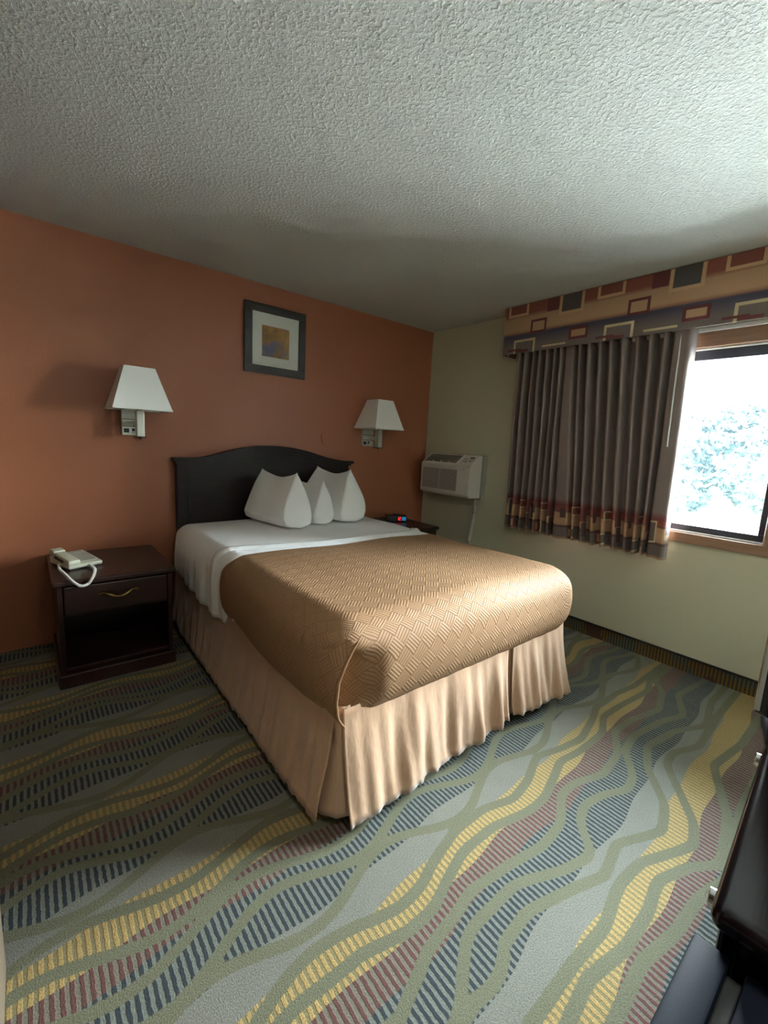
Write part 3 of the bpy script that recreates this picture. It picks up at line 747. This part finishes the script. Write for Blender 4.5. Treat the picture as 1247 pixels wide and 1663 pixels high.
box('handset_recess', -.0875, -.084, -.045, .045, .038, .046, M['black_plastic'], ph, rot=RM)
kp = box('keypad', -.008, .066, -.075, .050, .0395, .0425, M['phone_key'], ph, rot=RM)
for a in range(3):
    for b_ in range(4):
        o = box('key', -.004 + a * .022, .013 + a * .022, -.070 + b_ * .026, -.054 + b_ * .026, 0, .004, M['phone'], kp, bev=.0015)
        o.location = (0, 0, .0365 + (-.062 + b_ * .026) * .12 + .003)
box('display_card', .000, .062, .068, .092, .049, .052, M['phone_key'], ph, rot=RM)
# coiled cord, world coordinates brought into the phone's frame
def to_local(o, p):
    v_ = Vector(p) - Vector(o.location); return Matrix.Rotation(-o.rotation_euler.z, 3, 'Z') @ v_
cp_ = crom([(-3.085, -.40, .598), (-3.086, -.455, .588), (-3.075, -.53, .588), (-3.062, -.62, .590), (-3.045, -.672, .576), (-3.015, -.682, .551), (-2.985, -.678, .553), (-2.963, -.668, .577), (-2.945, -.60, .589), (-2.938, -.52, .588), (-2.950, -.455, .588), (-2.965, -.425, .590)], 26)
tube('cord_core', [to_local(ph, p) for p in cp_], .0050, M['cord'], ph)
coil = []
prev = None
for i_ in range(len(cp_) - 1):
    d = (cp_[i_ + 1] - cp_[i_]).normalized(); a = d.cross(Vector((0, 0, 1)))
    a = a.normalized() if prev is None else (prev - d * prev.dot(d)).normalized(); prev = a; b_ = d.cross(a)
    for k in range(3):
        th = 2 * math.pi * (i_ * 3 + k) / 6.0; coil.append(cp_[i_].lerp(cp_[i_ + 1], k / 3) + (a * math.cos(th) + b_ * math.sin(th)) * .0058)
tube('coiled_cord', [to_local(ph, p) for p in coil], .0019, M['cord'], ph, n=5)

# ------------------------------------------------------------------ alarm clock
ck = thing('alarm_clock', 'small black alarm clock with red digits on the far nightstand', 'clock', (-.575, -.25, .631), R(-28))
box('clock_body', -.095, .095, -.050, .050, 0, .062, M['black_gloss'], ck, bev=.010, seg=3)
def emis(name, col, s):
    m = NT(name, (0, 0, 0), .4); m.b.inputs['Emission Color'].default_value = (*col, 1); m.b.inputs['Emission Strength'].default_value = s; return m.m
red = emis('red_led', (1, .02, .03), .9); blu = emis('blue_led', (.03, .2, .45), .25)
bm = bmesh.new()
SEG = {'1': 'bc', '0': 'abcdef', '4': 'bcfg', '7': 'abc', '2': 'abged'}
def digit(x, ch):
    w_, h_ = .014, .026; z0 = .018; y = -.0512; t_ = .003
    S = {'a': (0, w_, h_, h_), 'g': (0, w_, h_ / 2, h_ / 2), 'd': (0, w_, 0, 0), 'f': (0, 0, h_ / 2, h_), 'b': (w_, w_, h_ / 2, h_), 'e': (0, 0, 0, h_ / 2), 'c': (w_, w_, 0, h_ / 2)}
    for s in SEG[ch]:
        a, b2, c_, d_ = S[s]; bbox(bm, x + a - t_ / 2, x + b2 + t_ / 2, y - .0008, y, z0 + c_ - t_ / 2, z0 + d_ + t_ / 2)
digit(.0, '1'); digit(.022, '2')
from_bm('red_digits', bm, red, ck)
box('display_window', .048, .086, -.0515, -.050, .014, .048, blu, ck)
box('snooze_bar', -.03, .03, -.02, .02, .062, .067, M['black_plastic'], ck, bev=.002)

# ------------------------------------------------------------------ wall sconces
def sconce(x, label):
    t = thing('wall_lamp', label, 'lamp', (x, 0, 1.30), 0, 'wall lamps beside the headboard')
    # back plate left of the stem, with switch rows and outlets
    p = box('back_plate', -.038, .082, -.030, -.0005, 0, .158, M['nickel'], t, bev=.003)
    box('groove', -.036, .080, -.0315, -.030, .098, .102, M['black_plastic'], p)
    box('groove', -.036, .080, -.0315, -.030, .054, .058, M['black_plastic'], p)
    box('outlet', -.028, .002, -.0315, -.030, .016, .042, M['black_plastic'], p, bev=.0005)
    box('switch', .018, .034, -.033, -.030, .014, .044, M['black_plastic'], p, bev=.001)
    box('switch_tab', .020, .032, -.0345, -.033, .016, .026, M['cord'], p)
    box('arm', .028, .062, -.165, -.030, .058, .088, M['nickel'], t, bev=.003)
    box('stem', .020, .062, -.185, -.130, -.004, .150, M['nickel'], t, bev=.003)
    box('stem_foot', .012, .070, -.193, -.122, -.010, -.004, M['black_plastic'], t, bev=.001)
    tube('finial', [(.041, -.157, -.009), (.041, -.157, -.016), (.041, -.157, -.022)], [.004, .008, .003], M['chrome'], t)
    tube('socket', [(.041, -.160, .15), (.041, -.160, .20)], .016, M['cord'], t, 12)
    # shade: square truncated pyramid, open at top and bottom
    z0, z1, a, b_ = .155, .403, .156, .080; cx_, cy2 = .035, -.162; V = []
    for (h_, z) in ((a, z0), (b_, z1)):
        for sx_, sy_ in ((-1, -1), (1, -1), (1, 1), (-1, 1)): V.append((cx_ + sx_ * h_, cy2 + sy_ * h_, z))
    F = [(k, (k + 1) % 4, 4 + (k + 1) % 4, 4 + k) for k in range(4)]
    s = mesh('shade', V, F, M['shade'], t); md = s.modifiers.new('s', 'SOLIDIFY'); md.thickness = .003; md.offset = 1
    for nm, h0, zz in (('trim', a, z0), ('trim', b_, z1)):
        h1 = h0 + .003; bm = bmesh.new(); g = .002
        zl, zh = (zz - .001, zz + .008) if zz == z0 else (zz - .008, zz + .001)
        bbox(bm, cx_ - h1, cx_ + h1, cy2 - h1, cy2 - h1 + .005, zl, zh); bbox(bm, cx_ - h1, cx_ + h1, cy2 + h1 - .005, cy2 + h1, zl, zh)
        bbox(bm, cx_ - h1, cx_ - h1 + .005, cy2 - h1, cy2 + h1, zl, zh); bbox(bm, cx_ + h1 - .005, cx_ + h1, cy2 - h1, cy2 + h1, zl, zh)
        from_bm('shade_trim', bm, M['shade_trim'], s)
    tube('spider_bar', [(cx_ - .078, cy2, .385), (cx_ + .078, cy2, .385)], .002, M['nickel'], s, 6)
    tube('bulb', [(.041, -.160, .20), (.041, -.160, .22), (.041, -.160, .25), (.041, -.160, .275), (.041, -.160, .285)], [.013, .022, .029, .022, .005], M['shade'], t, 14)
    return t
sconce(-2.674, 'square-shaded wall lamp on the orange wall above the telephone')
sconce(-.792, 'square-shaded wall lamp nearest the air conditioner')

# ------------------------------------------------------------------ picture
pc = thing('picture', 'square charcoal-framed abstract print above the headboard', 'picture', (-1.6735, -.001, 2.05))
rectframe('frame', 0, 0, 0, 0, 0, 0, .01, M['frame'], pc).name  # placeholder replaced below
bpy.data.objects.remove([o for o in pc.children if o.name.startswith('frame')][0])
bm = bmesh.new(); hw = .2465; ft = .058
for (a, b_, c_, d_) in ((-hw, hw, -hw, -hw + ft), (-hw, hw, hw - ft, hw), (-hw, -hw + ft, -hw + ft, hw - ft), (hw - ft, hw, -hw + ft, hw - ft)):
    bbox(bm, a, b_, -.026, 0, c_, d_, .003)
from_bm('frame', bm, M['frame'], pc)
mtb = box('mat', -hw + ft, hw - ft, -.016, -.006, -hw + ft, hw - ft, M['mat_board'], pc)
box('print', -.112, .108, -.0175, -.016, -.118, .102, M['print'], mtb)
box('glass', -hw + ft, hw - ft, -.0215, -.020, -hw + ft, hw - ft, M['pic_glass'], pc)
# painted-over round cover plate
bm = bmesh.new(); bmesh.ops.create_circle(bm, cap_ends=True, radius=.056, segments=40)
g = bmesh.ops.extrude_face_region(bm, geom=bm.faces[:]); bmesh.ops.translate(bm, vec=(0, 0, .009), verts=[q for q in g['geom'] if isinstance(q, bmesh.types.BMVert)])
bmesh.ops.rotate(bm, cent=(0, 0, 0), matrix=Matrix.Rotation(R(90), 3, 'X'), verts=bm.verts)
o = from_bm('cover_plate', bm, M['orange']); o.location = (-1.192, 0, 1.353)
tag(o, 'round cover plate painted orange, above the right side of the headboard', 'cover plate')

# ------------------------------------------------------------------ air conditioner
ac = thing('air_conditioner', 'beige through-wall air conditioner between the corner and the curtain', 'air conditioner', (0, -.48, .88))
box('wall_sleeve', -.055, -.0005, -.315, .315, -.005, .395, M['ac_sleeve'], ac, bev=.004)
# body profile (x,z) extruded along y
prof = [(-.055, .012), (-.195, .016), (-.212, .036), (-.212, .285), (-.206, .300), (-.085, .388), (-.055, .390)]
bm = bmesh.new(); y0_, y1_ = -.300, .312
va = [bm.verts.new((x, y0_, z)) for x, z in prof]; vb = [bm.verts.new((x, y1_, z)) for x, z in prof]
bm.faces.new(va); bm.faces.new(vb[::-1])
for k in range(len(prof)): bm.faces.new((va[k], va[(k + 1) % len(prof)], vb[(k + 1) % len(prof)], vb[k]))
bmesh.ops.recalc_face_normals(bm, faces=bm.faces); bmesh.ops.bevel(bm, geom=bm.edges[:], offset=.004, segments=2, affect='EDGES')
from_bm('cabinet', bm, M['ac'], ac)
# slope frame : unit along slope
sa = Vector((-.206, 0, .300)); sb = Vector((-.085, 0, .388)); sd = (sb - sa); sl_ = sd.length; sd.normalize(); sn = Vector((-sd.z, 0, sd.x))
def on_slope(name, y0, y1, t0, t1, h0, h1, mat, parent):
    V = []
    for hh in (h0, h1):
        for (yy, tt) in ((y0, t0), (y1, t0), (y1, t1), (y0, t1)):
            p = sa + sd * (tt * sl_) + sn * hh; V.append((p.x, yy, p.z))
    F = [(0, 1, 2, 3), (4, 7, 6, 5), (0, 4, 5, 1), (1, 5, 6, 2), (2, 6, 7, 3), (3, 7, 4, 0)]
    bm = bmesh.new(); me_ = bpy.data.meshes.new('t'); me_.from_pydata(V, [], F); bm.from_mesh(me_); return from_bm(name, bm, mat, parent)
on = on_slope('air_outlet', -.120, .285, .16, .92, .0, .002, M['ac_dark'], ac)
for k in range(9): on_slope('louvre', -.118, .283, .20 + k * .083, .225 + k * .083, .002, .006, M['ac_sleeve'], on)
for k in range(3): on_slope('deflector_tab', -.030 + k * .100, -.018 + k * .100, .10, .24, .002, .008, M['ac'], on)
on_slope('outlet_rim', -.128, -.120, .06, .97, 0, .009, M['ac'], ac); on_slope('outlet_rim', .285, .300, .06, .97, 0, .009, M['ac'], ac)
cpn = on_slope('control_panel', -.292, -.150, .10, .95, .0, .002, M['ac'], ac)
on_slope('display', -.262, -.215, .68, .80, .002, .004, M['black_plastic'], cpn)
for (yy, tt) in ((-.168, .55), (-.190, .55), (-.168, .30), (-.190, .30), (-.205, .30), (-.232, .35), (-.250, .35), (-.232, .50), (-.262, .50)):
    on_slope('button', yy - .010, yy, tt, tt + .09, .002, .004, M['ac_dark'], cpn)
gr = box('intake_grille', -.2135, -.2115, -.155, .285, .060, .256, M['ac'], ac)
for k in range(15):
    z = .068 + k * .0126
    for q in range(2):
        y_a, y_b = (-.150, .058) if q == 0 else (.066, .280)
        box('slot', -.2145, -.2130, y_a, y_b, z, z + .0055, M['ac_slot'], gr)
for k in range(12): box('rib', -.2140, -.2118, -.272, -.172, .070 + k * .0155, .074 + k * .0155, M['ac'], ac)
box('nameplate', -.2130, -.2118, -.232, -.206, .262, .268, M['ac_sleeve'], ac)
# bundled power cord
def acp(x, y, z): return (x, y + .48, z - .88)
tube('power_cord', crom([acp(-.03, -.712, .885), acp(-.028, -.712, .80), acp(-.026, -.706, .74), acp(-.022, -.690, .66), acp(-.020, -.672, .56), acp(-.022, -.662, .50), acp(-.025, -.672, .475), acp(-.022, -.690, .50), acp(-.020, -.700, .58), acp(-.018, -.708, .66), acp(-.022, -.716, .73), acp(-.025, -.722, .79), acp(-.03, -.728, .81), acp(-.034, -.722, .78), acp(-.030, -.714, .73), acp(-.028, -.700, .64), acp(-.03, -.690, .55), acp(-.03, -.684, .485), acp(-.028, -.70, .44), acp(-.02, -.70, .34), acp(-.01, -.69, .30)], 8), .0052, M['cord'], ac)
tube('cord_tie', [acp(-.026, -.700, .752), acp(-.026, -.722, .752)], .011, M['ac_sleeve'], ac)
box('plug', -.035, -.001, -.71 + .48, -.67 + .48, .27 - .88, .31 - .88, M['cord'], ac, bev=.005)

# ------------------------------------------------------------------ dresser, television, small refrigerator
DZ = .86
dr = thing('dresser', 'glossy black dresser with chrome knobs at the right edge of the room', 'dresser', (-1.896, -3.360, 0), R(3.7))
def D(name, x0, x1, y0, y1, z0, z1, mat, par=dr, bev=.004, seg=2): return box(name, x0 + 1.92, x1 + 1.92, y0 + 3.40, y1 + 3.40, z0, z1, mat, par, bev=bev, seg=seg)
autosmooth(D('top', -2.650, -1.19, YF + .01, -3.160, DZ - .028, DZ, M['dresser'], bev=.013, seg=5))
D('carcass', -2.625, -1.215, YF + .012, -3.185, .06, DZ - .030, M['dresser'])
D('plinth', -2.622, -1.20, YF + .012, -3.175, 0, .06, M['dresser'], bev=.006)
for cidx, (xa, xb) in enumerate(((-2.615, -1.930), (-1.915, -1.225))):
    for rI in range(3):
        z0 = .085 + rI * .248
        d_ = D('drawer', xa, xb, -3.186, -3.168, z0, z0 + .232, M['dresser'], bev=.005)
        for kx in (xa + .13, xb - .13):
            tube('knob', [(kx + 1.92, -3.168 + 3.40, z0 + .150), (kx + 1.92, -3.160 + 3.40, z0 + .150), (kx + 1.92, -3.154 + 3.40, z0 + .150), (kx + 1.92, -3.146 + 3.40, z0 + .150), (kx + 1.92, -3.142 + 3.40, z0 + .150)], [.005, .006, .014, .013, .003], M['chrome'], d_, 12)
tv = thing('television', 'flat black television on an oval stand at the right edge of the photo', 'television', (-1.78, -3.15, DZ + .001))
def oval(name, rx, ry, z0, z1, mat, par):
    n = 36; V = []
    for z, s in ((z0, 1), ((z0 + z1) / 2, 1), (z1, .9)):
        V += [(rx * s * math.cos(2 * math.pi * k / n), ry * s * math.sin(2 * math.pi * k / n), z) for k in range(n)]
    F = [(j * n + k, j * n + (k + 1) % n, (j + 1) * n + (k + 1) % n, (j + 1) * n + k) for j in range(2) for k in range(n)] + [tuple(range(n))[::-1], tuple(range(2 * n, 3 * n))]
    return autosmooth(mesh(name, V, F, mat, par))
tv.location = (-1.80, -3.225, DZ + .001); tv.rotation_euler = (0, 0, R(2.0))
sb_ = oval('stand_base', .40, .130, 0, .016, M['black_gloss'], tv); sb_.location = (-.17, 0, 0)
tube('stand_neck', [(0, -.02, .014), (0, -.02, .10)], .035, M['black_gloss'], tv, 16)
autosmooth(box('casing', -.40, .40, .090, .125, .030, .53, M['black_gloss'], tv, bev=.008, seg=3))
box('screen', -.375, .375, .1255, .1262, .080, .505, M['black_plastic'], tv)
box('bezel_glint', -.4025, -.400, .115, .122, .040, .52, M['ac_sleeve'], tv, bev=.001)  # pale strip stands in for window light caught on the bezel
box('rear_housing', -.20, .20, -.02, .09, .08, .40, M['black_plastic'], tv, bev=.01)
fg = thing('mini_refrigerator', 'small black refrigerator at the bottom right corner, beside the dresser', 'refrigerator', (-3.0, -3.40, 0))
FZ = .80
def FR(name, x0, x1, y0, y1, z0, z1, mat, par=fg, bev=.004, seg=2): return box(name, x0 + 3.0, x1 + 3.0, y0 + 3.40, y1 + 3.40, z0, z1, mat, par, bev=bev, seg=seg)
autosmooth(FR('door', -3.16, -2.620, -3.190, -3.156, .05, FZ, M['fridge'], bev=.004))
FR('gasket', -3.15, -2.630, -3.204, -3.190, .06, FZ - .012, M['rubber'], bev=.002)
autosmooth(FR('cabinet', -3.16, -2.620, YF + .02, -3.204, .03, FZ - .002, M['fridge'], bev=.004))
for sx_ in (-3.12, -2.70):
    for sy_ in (-3.60, -3.24): FR('foot', sx_ - .015, sx_ + .015, sy_ - .015, sy_ + .015, 0, .03, M['rubber'])

# ------------------------------------------------------------------ outside: ground, path and trees
ZG = -3.2
m = NT('lawn', (.10, .17, .05), .9, .1); v = m.coord(); m.col(m.mix(m.noise(v, .6, 3), (.10, .15, .06), (.16, .20, .09)))
g = struct(mesh('ground', [(.3, -150, ZG), (200, -150, ZG), (200, 150, ZG), (.3, 150, ZG)], [(0, 1, 2, 3)], m.m)); g.name = 'ground'
m = NT('pale_concrete', (.55, .54, .50), .9, .1); v = m.coord(); m.col(m.mix(m.noise(v, 1.0, 3), (.50, .49, .46), (.6, .59, .55)))
struct(mesh('parking_pavement', [(.31, -80, ZG + .02), (36, -80, ZG + .02), (36, 80, ZG + .02), (.31, 80, ZG + .02)], [(0, 1, 2, 3)], m.m))
m = NT('foliage', (.1, .2, .05), .7, .3)
oi = m.n('ShaderNodeObjectInfo'); m.col(m.mix(m.noise(m.coord(), 1.1, 3), (.010, .020, .020), (.024, .038, .034))); leafm = m.m
bark = simple('bark', (.10, .08, .06), .9)
def tree(x, y, hh, rad, label, seed):
    rnd = np.random.RandomState(seed); t = thing('tree', label, 'tree', (x, y, ZG), 0, 'trees beyond the pavement')
    tube('trunk', [(0, 0, 0), (.1, 0, hh * .4), (0, .1, hh * .8)], [.25, .2, .08], bark, t, 8)
    nl = 11000; V = []; F = []
    # lobed crown
    lob = [(rnd.normal(0, rad * .42), rnd.normal(0, rad * .42), hh * (.18 + .68 * rnd.rand()), rad * (.42 + .3 * rnd.rand())) for _ in range(20)]
    for i_ in range(nl):
        lx, ly, lz, lr = lob[rnd.randint(20)]
        d = rnd.normal(0, 1, 3); d /= np.linalg.norm(d); p = np.array([lx, ly, lz]) + d * lr * (.75 + .3 * rnd.rand()) * np.array([1, 1, .8])
        a = rnd.normal(0, 1, 3); a /= np.linalg.norm(a); b_ = np.cross(a, d + rnd.normal(0, .4, 3)); b_ /= np.linalg.norm(b_) + 1e-6
        s1, s2 = .36 + .28 * rnd.rand(), .16 + .12 * rnd.rand(); k = len(V)
        V += [p - a * s1, p + b_ * s2, p + a * s1, p - b_ * s2]; F.append((k, k + 1, k + 2, k + 3))
    mesh('foliage', V, F, leafm, t)
spots = [(44, 3.4, 8.6, 3.7), (44, 11.6, 8.2, 3.7), (44, -6.5, 8.8, 3.3), (44, 21.0, 8.4, 3.3), (57, 7.6, 11.4, 4.3), (57, -4.6, 11.4, 3.8), (57, 19.6, 11.6, 3.8)]
lbl = ['leafy tree outside at the right side of the window pane', 'low leafy tree outside near the curtain edge', 'near tree outside beyond the window mullion', 'near tree outside behind the drawn curtain', 'taller tree of the rear row seen in the middle of the pane', 'taller rear tree beyond the window mullion', 'taller rear tree behind the drawn curtain']
for k, (s, lb) in enumerate(zip(spots, lbl)): tree(*s, lb, 100 + k)
